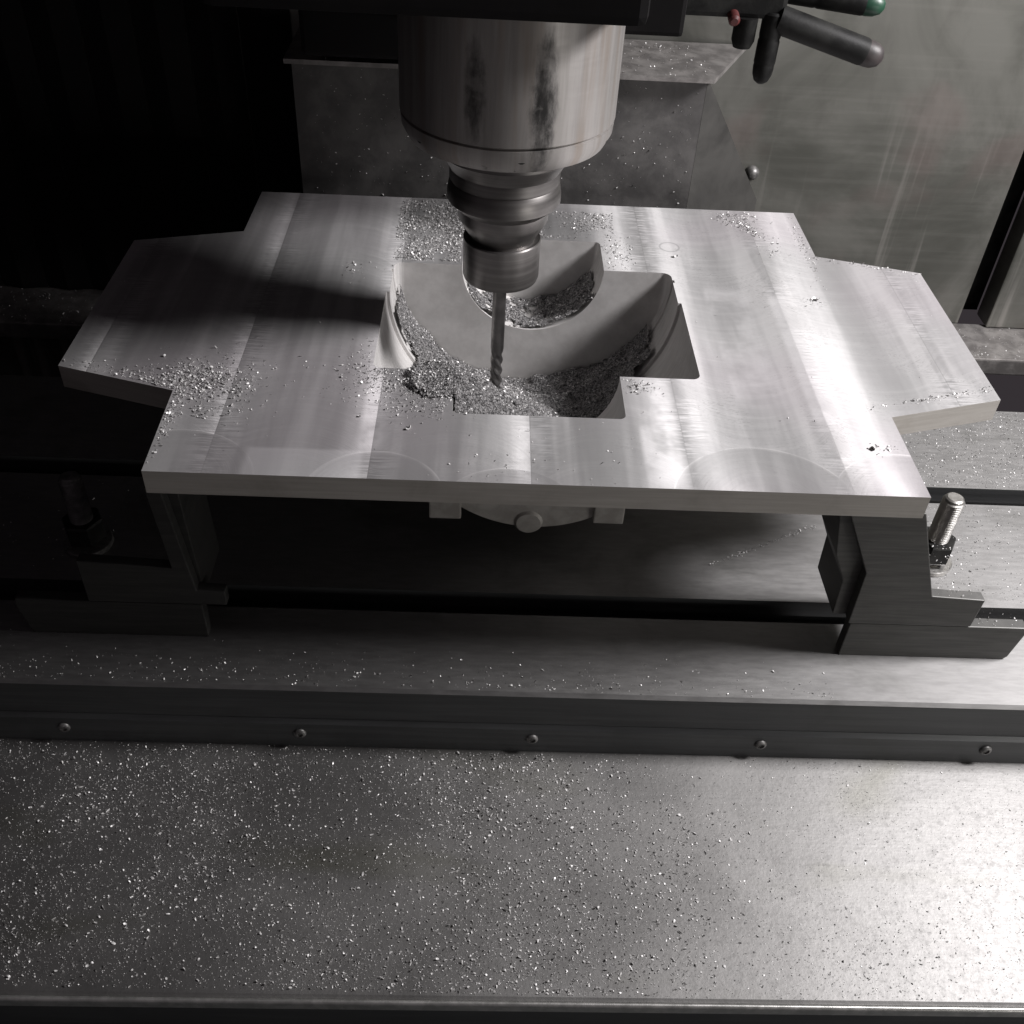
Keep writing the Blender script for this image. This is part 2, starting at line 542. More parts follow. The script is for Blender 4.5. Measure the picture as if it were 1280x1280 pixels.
bm = bmesh.new()
box(bm, -1.6, 1.6, 0.462, YW - 0.001, ZL - 0.02, ZL)
props(link("wall_ledge", bm, M['ledge'], bevel=0.002), "chip dusted ledge along the foot of the back wall", kind='structure')
bm = bmesh.new()
box(bm, -1.6, 1.6, -0.6, 0.461, -0.62, -0.6)
props(link("sump_floor", bm, M['head']), "dark sump floor under the machine", kind='structure')
bm = bmesh.new()
box(bm, -1.604, -1.6, -0.6, 0.6, -0.6, 1.3)
props(link("side_wall", bm, M['head']), "dark side wall of the enclosure", kind='structure')

bm = bmesh.new()
for k in range(26):  # black folded sheet added so the left wall corner renders as shade
    x1 = -0.232 - k * 0.05
    prism_z(bm, [(x1, YW - 0.002), (x1 - 0.025, YW - 0.008), (x1 - 0.049, YW - 0.002)], ZL + 0.001, 1.25)
props(link("shade_backdrop", bm, M['head']), "added black folded sheet standing in for shade on the back wall in the dark corner", "backdrop")

t = thing("guard_panel", "grey steel guard panel beyond the dark vertical gap at the back", "panel", (0.75, YW - 0.012, ZL))
bm = bmesh.new()
box(bm, 0.541, 1.3, YW - 0.010, YW + 0.02, ZL + 0.001, 1.2)
link("sheet", bm, M['wall'], t, bevel=0.002)
bm = bmesh.new()
box(bm, 0.505, 0.545, YW + 0.03, YW + 0.034, ZL + 0.001, 1.2)
link("gap_backing", bm, M['black'], t)

# column cover behind the plate
t = thing("column_cover", "grey box shaped column cover speckled with chips behind the plate", "cover", (-0.03, 0.46, -0.1))
zl = 0.112
bm = bmesh.new()
box(bm, -0.218, 0.1545, 0.449, 0.455, -0.4, zl - 0.004)
link("front_sheet", bm, M['guard'], t)
bm = bmesh.new()
A = [(0.1548, 0.4492, zl - 0.0045), (0.1548, 0.4492, -0.4), (0.33, YW - 0.002, -0.4), (0.2465, YW - 0.002, -0.043)]
A[2] = tuple(Vector(A[1]) + (Vector(A[3]) - Vector(A[0])) * 2.2)
A[3] = tuple(Vector(A[0]) + (Vector(A[3]) - Vector(A[0])) * 1.0)
loft(bm, A[:2] + [(A[3][0], A[3][1], -0.4), A[3]], [(x - 0.004, y + 0.004, z) for x, y, z in A[:2] + [(A[3][0], A[3][1], -0.4), A[3]]])
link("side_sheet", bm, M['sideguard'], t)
bm = bmesh.new()
loft(bm, [(-0.222, 0.434, zl - 0.004), (0.158, 0.434, zl - 0.004), (0.205, YW - 0.003, zl - 0.004), (-0.222, YW - 0.003, zl - 0.004)],
     [(-0.222, 0.434, zl), (0.158, 0.434, zl), (0.205, YW - 0.003, zl), (-0.222, YW - 0.003, zl)])
link("top_sheet", bm, M['ledge'], t)

# ------------------------------------------------------------------ spindle head and spindle
SX, SY = -0.0285, 0.19
t = thing("headstock", "dark headstock casting holding the spindle at the top", "headstock", (SX, 0.3, 0.24))
bm = bmesh.new()
box(bm, -0.20, 0.046, 0.105, 0.40, 0.242, 0.75)
link("casting", bm, M['head'], t, bevel=0.006)
bm = bmesh.new()
box(bm, 0.030, 0.0825, 0.200, 0.30, 0.2115, 0.70)
link("side_housing", bm, M['head'], t, bevel=0.003)
bm = bmesh.new()
box(bm, -0.20, 0.05, 0.401, 0.535, 0.125, 0.75)
link("column", bm, M['head'], t, bevel=0.004)

bm = bmesh.new()
box(bm, -0.085, 0.014, 0.285, 0.399, 0.152, 0.2415)
link("lamp_blocker", bm, M['head'], t, bevel=0.003)  # added unseen box, keeps the lamp off the plate's back left corner

t = thing("spindle", "worn steel spindle nose with black grease smears above the tool holder", "spindle", (SX, SY, 0.24))
bm = bmesh.new()
R0 = 0.0715
lathe(bm, [(R0, 0.2415), (R0, 0.1668), (R0 - 0.0012, 0.1660)], SX, SY, 128)
link("nose", bm, M['spindle'], t, smooth=30)
bm = bmesh.new()
lathe(bm, [(R0 - 0.0022, 0.1662), (R0 - 0.0022, 0.1650), (R0 - 0.0004, 0.1644), (R0 - 0.0010, 0.1575), (R0 - 0.005, 0.1500), (R0 - 0.012, 0.1465), (0.052, 0.1452), (0.048, 0.1452)], SX, SY, 128)
link("end_ring", bm, M['spindle'], t, smooth=25)
for k in range(6):
    a = -PI / 2 + (k + 0.12) * PI / 3
    px, py = SX + (R0 - 0.0016) * math.cos(a), SY + (R0 - 0.0016) * math.sin(a)
    bm = bmesh.new()
    n = Vector((math.cos(a), math.sin(a), 0))
    rod(bm, Vector((px, py, 0.1595)) - n * 0.002, Vector((px, py, 0.1595)) + n, [(0.0032, 0), (0.0032, 0.0024), (0.0018, 0.0026), (0.0018, 0.0012), (0, 0.0012)], 14)
    link("grub_screw", bm, M['darkbolt'], t, smooth=40)

t = thing("tool_holder", "turned steel collet chuck gripping the end mill under the spindle nose", "tool holder", (SX, SY, 0.15))
bm = bmesh.new()
lathe(bm, [(0.047, 0.1475), (0.047, 0.139), (0.0445, 0.137), (0.0385, 0.127), (0.0385, 0.119), (0.037, 0.117)], SX, SY, 96)
link("taper_collar", bm, M['holder'], t, smooth=30)
bm = bmesh.new()
lathe(bm, [(0.036, 0.1205), (0.0385, 0.1175), (0.0400, 0.1095), (0.0400, 0.1045), (0.0385, 0.1030), (0.031, 0.0965)], SX, SY, 96)
link("flange", bm, M['holder'], t, smooth=30)
bm = bmesh.new()
lathe(bm, [(0.0322, 0.1015), (0.0322, 0.0905), (0.0300, 0.0865), (0.0235, 0.0755), (0.0235, 0.068)], SX, SY, 96)
link("neck", bm, M['holder'], t, smooth=30)
bm = bmesh.new()
lathe(bm, [(0.0235, 0.0735), (0.0275, 0.0750), (0.0281, 0.0740), (0.0281, 0.0455), (0.0272, 0.0430), (0.0120, 0.0425), (0.0105, 0.0440), (0.0060, 0.0440)], SX, SY, 96)
link("collet_nut", bm, M['holder'], t, smooth=30)

t = thing("end_mill", "long slim end mill reaching down into the bored pocket", "end mill", (SX, SY, -0.06))
bm = bmesh.new()
lathe(bm, [(0.0051, 0.052), (0.0051, -0.020), (0.0048, -0.0215)], SX, SY, 40)
link("shank", bm, M['carbide'], t, smooth=30)
bm = bmesh.new()
n, st = 36, 60
prev = None
for k in range(st + 1):
    z = -0.0212 - 0.043 * k / st
    tw = 2 * PI * 1.1 * k / st
    ring = []
    for i in range(n):
        a = 2 * PI * i / n
        fl = (a * 4 / (2 * PI)) % 1.0
        r = 0.0049 - 0.0016 * (max(0, math.sin(PI * fl)) ** 2) * min(1, k / 8)
        ring.append(bm.verts.new((SX + r * math.cos(a + tw), SY + r * math.sin(a + tw), z)))
    if prev:
        for i in range(n):
            bm.faces.new((prev[i], prev[(i + 1) % n], ring[(i + 1) % n], ring[i]))
    else:
        bm.faces.new(ring)
    prev = ring
bm.faces.new(prev[::-1])
link("flutes", bm, M['carbide'], t, smooth=35)

# ------------------------------------------------------------------ machine table
t = thing("machine_table", "dark steel slotted machine table carrying the blocks and the plate", "machine table", (0.1, 0.15, ZC))
sd, wd = 0.016, 0.010
prof = [(-0.040, -0.1935), (-0.040, ZT - 0.0025), (-0.0375, ZT)]
for y0, y1 in ((0.0362, 0.0590), (0.185, 0.2075)):
    prof += [(y0, ZT), (y0, ZT - sd), (y0 - wd, ZT - sd), (y0 - wd, ZT - 0.032), (y1 + wd, ZT - 0.032), (y1 + wd, ZT - sd), (y1, ZT - sd), (y1, ZT)]
prof += [(0.3305, ZT), (0.333, ZT - 0.0025), (0.333, -0.30), (-0.034, -0.30), (-0.034, -0.1935)]
bm = bmesh.new()
prism_x(bm, prof, -1.1, 1.25)
bmesh.ops.recalc_face_normals(bm, faces=bm.faces)
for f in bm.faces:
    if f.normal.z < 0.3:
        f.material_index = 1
o = link("slotted_top", bm, [M['table'], M['table_side']], t)
bm = bmesh.new()
prism_x(bm, [(-0.0345, -0.224), (-0.0425, -0.224), (-0.0425, -0.1975), (-0.0402, -0.1937), (-0.0345, -0.1937)], -1.1, 1.25)
strip = link("wiper_strip", bm, M['table_side'], t)
for k in range(-4, 6):
    x = 0.0057 + 0.1695 * k
    bm = bmesh.new()
    rod(bm, (x, -0.0423, -0.2075), (x, -0.06, -0.2075), [(0.0046, 0), (0.0045, 0.0010), (0.0040, 0.0018), (0.0028, 0.0023), (0.0024, 0.0023), (0.0022, 0.0012), (0, 0.0012)], 18)
    link("screw", bm, M['screw'], strip, smooth=50)

# ------------------------------------------------------------------ way cover in front
t = thing("way_cover", "flat steel way cover strewn with chips below the table front", "way cover", (0, -0.13, ZC))
bm = bmesh.new()
prism_x(bm, [(-0.030, ZC), (-0.2222, ZC), (-0.2243, ZC - 0.0012), (-0.2250, ZC - 0.003), (-0.2250, ZC - 0.05), (-0.222, ZC - 0.05), (-0.222, ZC - 0.006), (-0.030, ZC - 0.006)], -1.1, 1.25)
bmesh.ops.rotate(bm, verts=bm.verts, cent=(0, -0.225, ZC), matrix=Matrix.Rotation(math.radians(0.25), 3, 'Z'))
link("sheet", bm, M['cover'], t)
bm = bmesh.new()
prism_x(bm, [(-0.2252, ZC - 0.0060), (-0.2252, ZC + 0.0004), (-0.2256, ZC + 0.0012), (-0.2266, ZC + 0.0017), (-0.2276, ZC + 0.0014), (-0.2284, ZC + 0.0004), (-0.2286, ZC - 0.0010), (-0.2286, ZC - 0.0060)], -1.1, 1.25)
bmesh.ops.rotate(bm, verts=bm.verts, cent=(0, -0.225, ZC), matrix=Matrix.Rotation(math.radians(0.25), 3, 'Z'))
link("edge_strip", bm, M['edge'], t, smooth=50)
bm = bmesh.new()
prism_x(bm, [(-0.2225, ZC - 0.0085), (-0.2275, ZC - 0.0085), (-0.2275, ZC - 0.09), (-0.2225, ZC - 0.09)], -1.1, 1.25)
bmesh.ops.rotate(bm, verts=bm.verts, cent=(0, -0.225, ZC), matrix=Matrix.Rotation(math.radians(0.25), 3, 'Z'))
link("front_skirt", bm, M['table_side'], t)
bm = bmesh.new()
box(bm, -1.1, 1.25, -0.75, -0.2275, ZC - 0.075, ZC - 0.055)
props(link("lower_way_cover", bm, M['table_side']), "darker lower cover section under the front edge", "way cover")

# ------------------------------------------------------------------ support blocks
PF = [(0.2035, -0.0182), (0.2300, -0.0740), (0.2310, -0.1250), (0.3210, -0.1250), (0.3222, -0.0975), (0.2832, -0.0950), (0.2545, -0.0182)]
PB = [(0.2000, -0.0184), (0.2090, -0.0660), (0.2200, -0.0900), (0.2215, -0.1245), (0.2700, -0.1245), (0.2700, -0.0950), (0.2520, -0.0184)]
BF = [(0.2330, -0.1258), (0.2330, ZT), (0.3580, ZT), (0.3606, -0.1570), (0.3650, -0.1310), (0.3640, -0.1258)]
LF = [(-0.2535, -0.0182), (-0.2480, -0.0900), (-0.3120, -0.0860), (-0.3120, -0.1250), (-0.2150, -0.1250), (-0.2150, -0.1120), (-0.2345, -0.1110), (-0.2435, -0.0182)]
LB = [(-0.2535, -0.0184), (-0.2480, -0.0900), (-0.2480, -0.1245), (-0.2320, -0.1245), (-0.2360, -0.0184)]


def support(front, back, bar, m, blabel, slabel):
    t = thing("support_block", blabel, "block", (sum(p[0] for p in front) / len(front), 0.03, -0.125), "stepped blocks under the plate")
    bm = bmesh.new()
    prism_y(bm, front, 0.005, 0.0135)
    link("front_plate", bm, m, t, bevel=0.0007)
    bm = bmesh.new()
    prism_y(bm, back, 0.0137, 0.062)
    link("body", bm, m, t, bevel=0.0007)
    bm = bmesh.new()
    prism_y(bm, bar, 0.0055, 0.0150)
    o = link("spacer_bar", bm, m, bevel=0.0008)
    props(o, slabel, "spacer bar", "spacer bars under the blocks")


support(PF, PB, BF, M['block'], "grey notched steel block under the plate corner beside the bright threaded stud", "grey steel bar with slanted end under the lit notched block")
support(LF, LB, [(-x, z) for x, z in BF], M['shaded_block'], "narrow stepped steel block lost in shadow under the dark plate corner", "steel bar lost in shadow under the dark stepped block")


def stud(x, y, zb, zt_, label, metal):
    t = thing("clamp_stud", label, "stud", (x, y, zb), "threaded clamp studs")
    r = 0.0087
    pr = [(r - 0.0012, 0.0)]
    n = 34
    L = zt_ - zb
    for k in range(n):
        z0 = 0.001 + (L - 0.004) * k / n
        dz = (L - 0.004) / n
        pr += [(r - 0.0012, z0), (r, z0 + dz * 0.5)]
    pr += [(r - 0.0012, L - 0.003), (r - 0.0016, L - 0.001), (r - 0.003, L), (0, L)]
    bm = bmesh.new()
    lathe(bm, [(a, zb + b) for a, b in pr], x, y, 32)
    link("rod", bm, metal, t)
    bm = bmesh.new()
    lathe(bm, [(0.0085, zb + 0.008), (0.0150, zb + 0.008), (0.0158, zb + 0.0095), (0.0158, zb + 0.025), (0.0148, zb + 0.027), (0.0085, zb + 0.027)], x, y, 6)
    link("nut", bm, M['darkbolt'], t)
    bm = bmesh.new()
    lathe(bm, [(0.0085, zb), (0.0185, zb), (0.0188, zb + 0.001), (0.0188, zb + 0.0035), (0.018, zb + 0.0042), (0.0085, zb + 0.0042)], x, y, 40)
    link("washer", bm, metal, t, smooth=40)


stud(0.3335, 0.1100, ZT + 0.0003, -0.0900, "bright threaded stud with black nut standing beside the lit notched block", M['bolt'])
stud(-0.3480, 0.1000, ZT + 0.0003, -0.0900, "dim threaded stud in the dark beside the shadowed block", M['screw'])  # dimness put into the colour, darker metal than the right stud

# ------------------------------------------------------------------ the machined plate
t = thing("machined_plate", "large milled aluminium plate with bored pocket and angled side wings", "plate", (0, 0.2, -0.0178))
outline = [(-0.25, 0.0), (0.25, 0.0), (0.2495, 0.0870), (0.3375, 0.1136), (0.3370, 0.3036), (0.2505, 0.3270), (0.2495, 0.4137),
           (-0.2490, 0.4110), (-0.2500, 0.3300), (-0.3372, 0.3050), (-0.3380, 0.1130), (-0.2520, 0.0880)]


def arc(r, n, a0=PI, a1=2 * PI, cx=0.0005):
    return [(cx + r * math.cos(a0 + (a1 - a0) * i / n), r * math.sin(a0 + (a1 - a0) * i / n)) for i in range(n + 1)]


def half(r, y0, y1, top, n=56):
    b = bmesh.new()
    pr = [(x, z) for x, z in arc(r, n)]
    if top > 0:
        pr = pr + [(pr[-1][0], top), (pr[0][0], top)]
    else:
        pr[0] = (pr[0][0], top); pr[-1] = (pr[-1][0], top)
    prism_y(b, pr, y0, y1)
    return b


slab = bmesh.new()
prism_z(slab, outline, -0.0178, 0.0)


def rounded(x0, x1, y0, y1, r0, r1, n=6):
    """plan rectangle with corner radius r0 at the front, r1 at the back"""
    pts = []
    for cx, cy, r, a0 in ((x1 - r0, y0 + r0, r0, -PI / 2), (x1 - r1, y1 - r1, r1, 0.0), (x0 + r1, y1 - r1, r1, PI / 2), (x0 + r0, y0 + r0, r0, PI)):
        for i in range(n + 1):
            a = a0 + PI / 2 * i / n
            pts.append((cx + r * math.cos(a), cy + r * math.sin(a)))
    b = bmesh.new()
    prism_z(b, pts, -0.2, 0.2)
    return b


def pocket(r, y0, y1, r0, r1, n, m=0.0):
    return boolean(half(r, y0 - 0.02, y1 + 0.02, 0.05, n), [('INTERSECT', rounded(0.0005 - r + m, 0.0005 + r - m, y0, y1, r0, r1))])


body = boolean(slab, [('UNION', half(0.1295, 0.112, 0.2985, -0.002)), ('UNION', half(0.0885, 0.058, 0.352, -0.003)),
                      ('DIFFERENCE', pocket(0.1166, 0.1600, 0.2853, 0.001, 0.0075, 72, 0.0002)),
                      ('DIFFERENCE', pocket(0.1193, 0.1255, 0.2353, 0.0060, 0.0008, 72, 0.0002)),
                      ('DIFFERENCE', half(0.1180, 0.2690, 0.2735, 0.05, 72)),
                      ('DIFFERENCE', pocket(0.0600, 0.0732, 0.3370, 0.0045, 0.0045, 56, 0.0002))])
bmesh.ops.recalc_face_normals(body, faces=body.faces)
bmesh.ops.dissolve_limit(body, angle_limit=0.002, verts=body.verts, edges=body.edges)
es = [e for e in body.edges if len(e.link_faces) == 2 and e.calc_face_angle(0) > math.radians(30)]
bmesh.ops.bevel(body, geom=es, offset=0.0008, segments=2, affect='EDGES', profile=0.5, clamp_overlap=True)
for f in body.faces:
    c = f.calc_center_median()
    inside = abs(c.x) < 0.122 and 0.072 < c.y < 0.339 and math.hypot(c.x, c.z) < 0.1205
    if f.normal.z > 0.75 and c.z > -0.0015:
        f.material_index = 0
    elif inside and c.z < -0.0008:
        f.material_index = 2
    elif c.z < -0.0185:
        f.material_index = 3
    else:
        f.material_index = 1
plate = link("plate_body", body, [M['plate'], M['plate_side'], M['bore'], M['cast']], t, smooth=28)
for p in plate.data.polygons:
    p.use_smooth = p.material_index in (2, 3) and abs(p.normal.y) < 0.85 and abs(p.normal.z) < 0.9999
for x0, x1 in ((-0.0745, -0.0515), (0.0440, 0.0660)):
    bm = bmesh.new()
    box(bm, x0, x1, 0.0540, 0.0605, -0.0800, -0.0170)
    link("lug", bm, M['cast'], t, bevel=0.0012)
bm = bmesh.new()
rod(bm, (-0.0025, 0.060, -0.0840), (-0.0025, 0.0, -0.0840), [(0.0105, 0), (0.0105, 0.002), (0.0088, 0.0040), (0, 0.0042)], 32)
link("boss", bm, M['cast'], t, smooth=40)

# ------------------------------------------------------------------ coolant nozzles, top right
t = thing("coolant_manifold", "black coolant manifold with a small red fitting at the top", "manifold", (0.15, 0.31, 0.2))
bm = bmesh.new()
box(bm, 0.070, 0.172, 0.296, 0.330, 0.199, 0.225)
link("body", bm, M['black'], t, bevel=0.004)
bm = bmesh.new()
rod(bm, (0.1445, 0.30, 0.2), (0.1445, 0.30, 0.175), [(0.0085, 0), (0.0085, 0.016), (0.0065, 0.021), (0, 0.0215)], 20)
link("plug", bm, M['black'], t, smooth=40)
bm = bmesh.new()
rod(bm, (0.1335, 0.297, 0.2015), (0.1335, 0.285, 0.1985), [(0.0042, 0), (0.0042, 0.008), (0.0025, 0.0095), (0, 0.0095)], 16)
link("fitting", bm, M['red'], t, smooth=40)


def nozzle(p0, p1, r, L, tipmat, label, segs=3):
    p0, p1 = Vector(p0), Vector(p1)
    d = (p1 - p0).normalized()
    t = thing("coolant_nozzle", label, "nozzle", tuple(p0), "black coolant nozzles")
    bm = bmesh.new()
    pr = [(r * 0.8, 0.0)]
    for k in range(segs):
        a, b = L * k / segs, L * (k + 1) / segs
        pr += [(r, a + 0.0015), (r, b - 0.002), (r * 0.94, b)]
    rod(bm, p0, p0 + d, pr, 28)
    link("pipe", bm, M['black'], t, smooth=40)
    bm = bmesh.new()
    q = p0 + d * (L - 0.001)
    rod(bm, q, q + d, [(r * 0.95, 0.0), (r * 0.97, 0.003), (r * 0.9, 0.008), (r * 0.66, 0.0125), (r * 0.3, 0.0145), (0, 0.015)], 28)
    link("tip", bm, tipmat, t, smooth=50)


nozzle((0.160, 0.312, 0.217), (0.234, 0.300, 0.2122), 0.0085, 0.0700, M['green'], "straight black coolant nozzle with a green tip, topmost of the three", 2)
nozzle((0.166, 0.300, 0.200), (0.246, 0.292, 0.1785), 0.0098, 0.0720, M['tip'], "black coolant nozzle slanting down with a worn brown tip", 1)
nozzle((0.1640, 0.300, 0.204), (0.1630, 0.297, 0.156), 0.0080, 0.0360, M['black'], "short black coolant nozzle pointing straight down", 2)


# ------------------------------------------------------------------ swarf
def chips(name, P, size, label, nrm=None, tilt=0.8, lift=0.25, mat=None, extra=None):
    """P: Nx3 world points; every chip is a small curled flake; one mesh"""
    P = np.asarray(P, float)
    N = len(P)
    size = np.broadcast_to(size, (N,)).astype(float)
    L = size * rng.uniform(0.7, 1.5, N)
    Wd = size * rng.uniform(0.28, 0.75, N)
    curl = rng.uniform(0.4, 2.6, N)
    k = 4
    loc = np.zeros((N, k, 2, 3))
    for i in range(k):
        a = (i / (k - 1) - 0.5) * curl
        rr = L / curl
        w = Wd * (1.0 if 0 < i < k - 1 else 0.6)
        for j, s in enumerate((-0.5, 0.5)):
            loc[:, i, j, 0] = np.sin(a) * rr + s * w * 0.25
            loc[:, i, j, 1] = s * w
            loc[:, i, j, 2] = (1 - np.cos(a)) * rr
    th = rng.uniform(0, 2 * PI, N)
    ax = rng.normal(0, tilt, N)
    ay = rng.normal(0, tilt, N)
    flip = np.where(rng.random(N) < 0.5, PI, 0.0)
    ax = ax + flip

    def R(axis, a):
        c, s = np.cos(a), np.sin(a)
        m = np.zeros((N, 3, 3))
        i, j = {'x': (1, 2), 'y': (2, 0), 'z': (0, 1)}[axis]
        kk = 3 - i - j
        m[:, kk, kk] = 1
        m[:, i, i] = c
        m[:, j, j] = c
        m[:, i, j] = -s
        m[:, j, i] = s
        return m
    rot = R('z', th) @ R('x', ax) @ R('y', ay)
    v = np.einsum('nij,nklj->nkli', rot, loc).reshape(N, 2 * k, 3)
    if nrm is None:
        zmin = v[:, :, 2].min(1)
        v[:, :, 2] -= (zmin * (1 - lift * 0))[:, None]
        v[:, :, 2] += 0.0001
    v = (v + P[:, None, :]).reshape(-1, 3)
    base = (np.arange(N) * 2 * k)[:, None, None]
    fq = np.array([[2 * i, 2 * i + 1, 2 * i + 3, 2 * i + 2] for i in range(k - 1)])[None]
    faces = (fq + base).reshape(-1, 4)
    ev, ef = (np.zeros((0, 3)), np.zeros((0, 4), int)) if extra is None else extra
    nf0 = len(faces)
    faces = np.concatenate([faces, ef + len(v)])
    v = np.concatenate([v, ev])
    me = bpy.data.meshes.new(name)
    me.vertices.add(len(v))
    me.vertices.foreach_set("co", v.astype(np.float32).ravel())
    me.loops.add(len(faces) * 4)
    me.loops.foreach_set("vertex_index", faces.astype(np.int32).ravel())
    me.polygons.add(len(faces))
    me.polygons.foreach_set("loop_start", np.arange(len(faces), dtype=np.int32) * 4)
    me.materials.append(mat or M['chip'])
    me.materials.append(M['heap'])
    mi = np.zeros(len(faces), np.int32)
    mi[nf0:] = 1
    me.polygons.foreach_set("material_index", mi)
    me.update()
    me.validate()
    o = bpy.data.objects.new(name, me)
    COL.objects.link(o)
    return props(o, label, None, None, 'stuff')


def vnoise(x, y, f, seed):
    r = np.random.default_rng(seed)
    g = r.random((64, 64))
    u, v = (x * f) % 64, (y * f) % 64
    i, j = np.floor(u).astype(int), np.floor(v).astype(int)
    a, b = u - i, v - j
    a, b = a * a * (3 - 2 * a), b * b * (3 - 2 * b)
    i2, j2 = (i + 1) % 64, (j + 1) % 64
    return g[i, j] * (1 - a) * (1 - b) + g[i2, j] * a * (1 - b) + g[i, j2] * (1 - a) * b + g[i2, j2] * a * b


def sizes(n, lo, hi, p=2.2):
    return lo + (hi - lo) * rng.random(n) ** p


# way cover
n = 95000
x = rng.uniform(-0.52, 0.52, n)
y = rng.uniform(-0.221, -0.045, n)
d = 0.30 + 0.8 * vnoise(x + 2, y + 2, 14, 1) * vnoise(x + 1, y + 3, 40, 2)
d *= np.clip(0.45 + 1.5 * (vnoise(x + 3, y + 1, 9, 51) - 0.2), 0.25, 1.5)
d *= np.where(x > 0.12, 0.42, 1.0) * np.where((x > 0.08) & (y > -0.09), 0.5, 1.0)
d *= 0.75 + 0.5 * np.exp(-((x + 0.02) / 0.16) ** 2)
keep = rng.random(n) < d
x, y = x[keep], y[keep]
s = sizes(len(x), 0.0004, 0.0021, 4.0) * np.where(x > 0.15, 0.85, 1.0)
n = 60000
x2 = rng.uniform(-0.5, 0.5, n)
y2 = rng.uniform(-0.221, -0.043, n)
k = rng.random(n) < (0.2 + 0.8 * vnoise(x2 + 2, y2 + 1, 22, 31)) * np.where(x2 > 0.12, 0.55, 0.9)
x, y = np.r_[x, x2[k]], np.r_[y, y2[k]]
s = np.r_[s, sizes(k.sum(), 0.00025, 0.0008, 1.5)]
chips("cover_swarf", np.c_[x, y, np.full(len(x), ZC)], s, "aluminium chips strewn over the flat way cover")

# table front strip and right side of the table
pts = []
n = 1500
x = rng.uniform(-0.5, 0.22, n)
y = -0.037 + np.abs(rng.normal(0, 0.014, n))
k = (y < 0.034) & (rng.random(n) < 0.25 + 0.75 * vnoise(x + 2, y + 1, 30, 4))
pts.append(np.c_[x[k], y[k], np.full(k.sum(), ZT)])
n = 6000
x = rng.uniform(0.27, 0.60, n)
y = rng.uniform(0.065, 0.183, n)
k = rng.random(n) < 0.25 + 0.6 * vnoise(x, y, 30, 5)
pts.append(np.c_[x[k], y[k], np.full(k.sum(), ZT)])
n = 12000
x = rng.uniform(0.25, 0.60, n)
y = rng.uniform(0.209, 0.33, n)
k = rng.random(n) < 0.45 + 0.5 * vnoise(x, y, 30, 6)
pts.append(np.c_[x[k], y[k], np.full(k.sum(), ZT)])
n = 1200
x = rng.uniform(-0.75, -0.33, n)
y = rng.uniform(0.0, 0.18, n)
k = (rng.random(n) < 0.5) & ((y < 0.035) | (y > 0.06))
pts.append(np.c_[x[k], y[k], np.full(k.sum(), ZT)])
tt = rng.random(260)
pts.append(np.c_[0.150 + 0.10 * tt + rng.normal(0, 0.0012, 260), 0.098 + 0.052 * tt + rng.normal(0, 0.0012, 260), np.full(260, ZT)])
P = np.concatenate(pts)
chips("table_swarf", P, sizes(len(P), 0.0004, 0.0018, 3.0), "fine bright chips scattered on the slotted table")

# swarf filling the bored pocket
gx, gy = np.meshgrid(np.linspace(-0.135, 0.117, 190), np.linspace(0.0745, 0.336, 190), indexing='ij')


def bore(x, y):
    r = np.where((y > 0.1255) & (y < 0.2853), 0.1140, 0.0594)
    q = np.abs(x - 0.0005)
    z = np.where(q < r, -np.sqrt(np.maximum(r * r - q * q, 0)), 0.0)
    return z


def bed(x, y):
    b = bore(x, y)
    nz = (vnoise(x + 1, y + 1, 90, 7) - 0.5) * 0.006 + (vnoise(x + 1, y + 1, 260, 8) - 0.5) * 0.0035
    a = np.minimum(0.019 - 0.84 * np.hypot(x + 0.072, (y - 0.112)), 0.0042)
    a = np.maximum(a, 0.006 - 0.9 * np.hypot((x + 0.062) * 1.0, (y - 0.100) * 0.7))
    a = a - 0.008 * np.exp(-((x - SX) ** 2 + (y - 0.180) ** 2) / 0.016 ** 2)
    hole = -0.020 * np.exp(-((x + 0.019) ** 2 + ((y - 0.142) * 0.8) ** 2) / 0.0065 ** 2)
    c = -0.046 - 0.62 * np.hypot(x + 0.012, (y - 0.105))
    groove = -0.010 * np.exp(-(((x + 0.058) * 0.75 + (y - 0.178) * 0.9) / 0.006) ** 2) * np.exp(-((x + 0.05) / 0.02) ** 2)
    right = np.where((x > -0.02) & (x < np.where(y > 0.237, 0.103, 0.090)) & (y < 0.283) & (y > 0.126), b - 0.002 + (0.0045 * np.clip((0.105 - x) / 0.05, 0, 1) + 0.0045) * np.clip((x + 0.02) / 0.03, 0, 1), b - 0.01)
    back = np.where((y > 0.2853) & (np.abs(x) < 0.055), b + 0.0022, b - 0.01)
    floor_ = np.where((x > -0.095) & (x < 0.085) & (y > 0.127) & (y < 0.2845), b + 0.0034, b - 0.01)
    left = np.where((x < -0.055) & (x > -0.112) & (y > 0.238) & (y < 0.283), b + 0.0028, b - 0.01)
    h = np.maximum.reduce([a + groove + hole, c + hole, right, left, floor_, back])
    h = h + nz * np.where(b > -0.003, 0.35, 1.0)
    return h, b


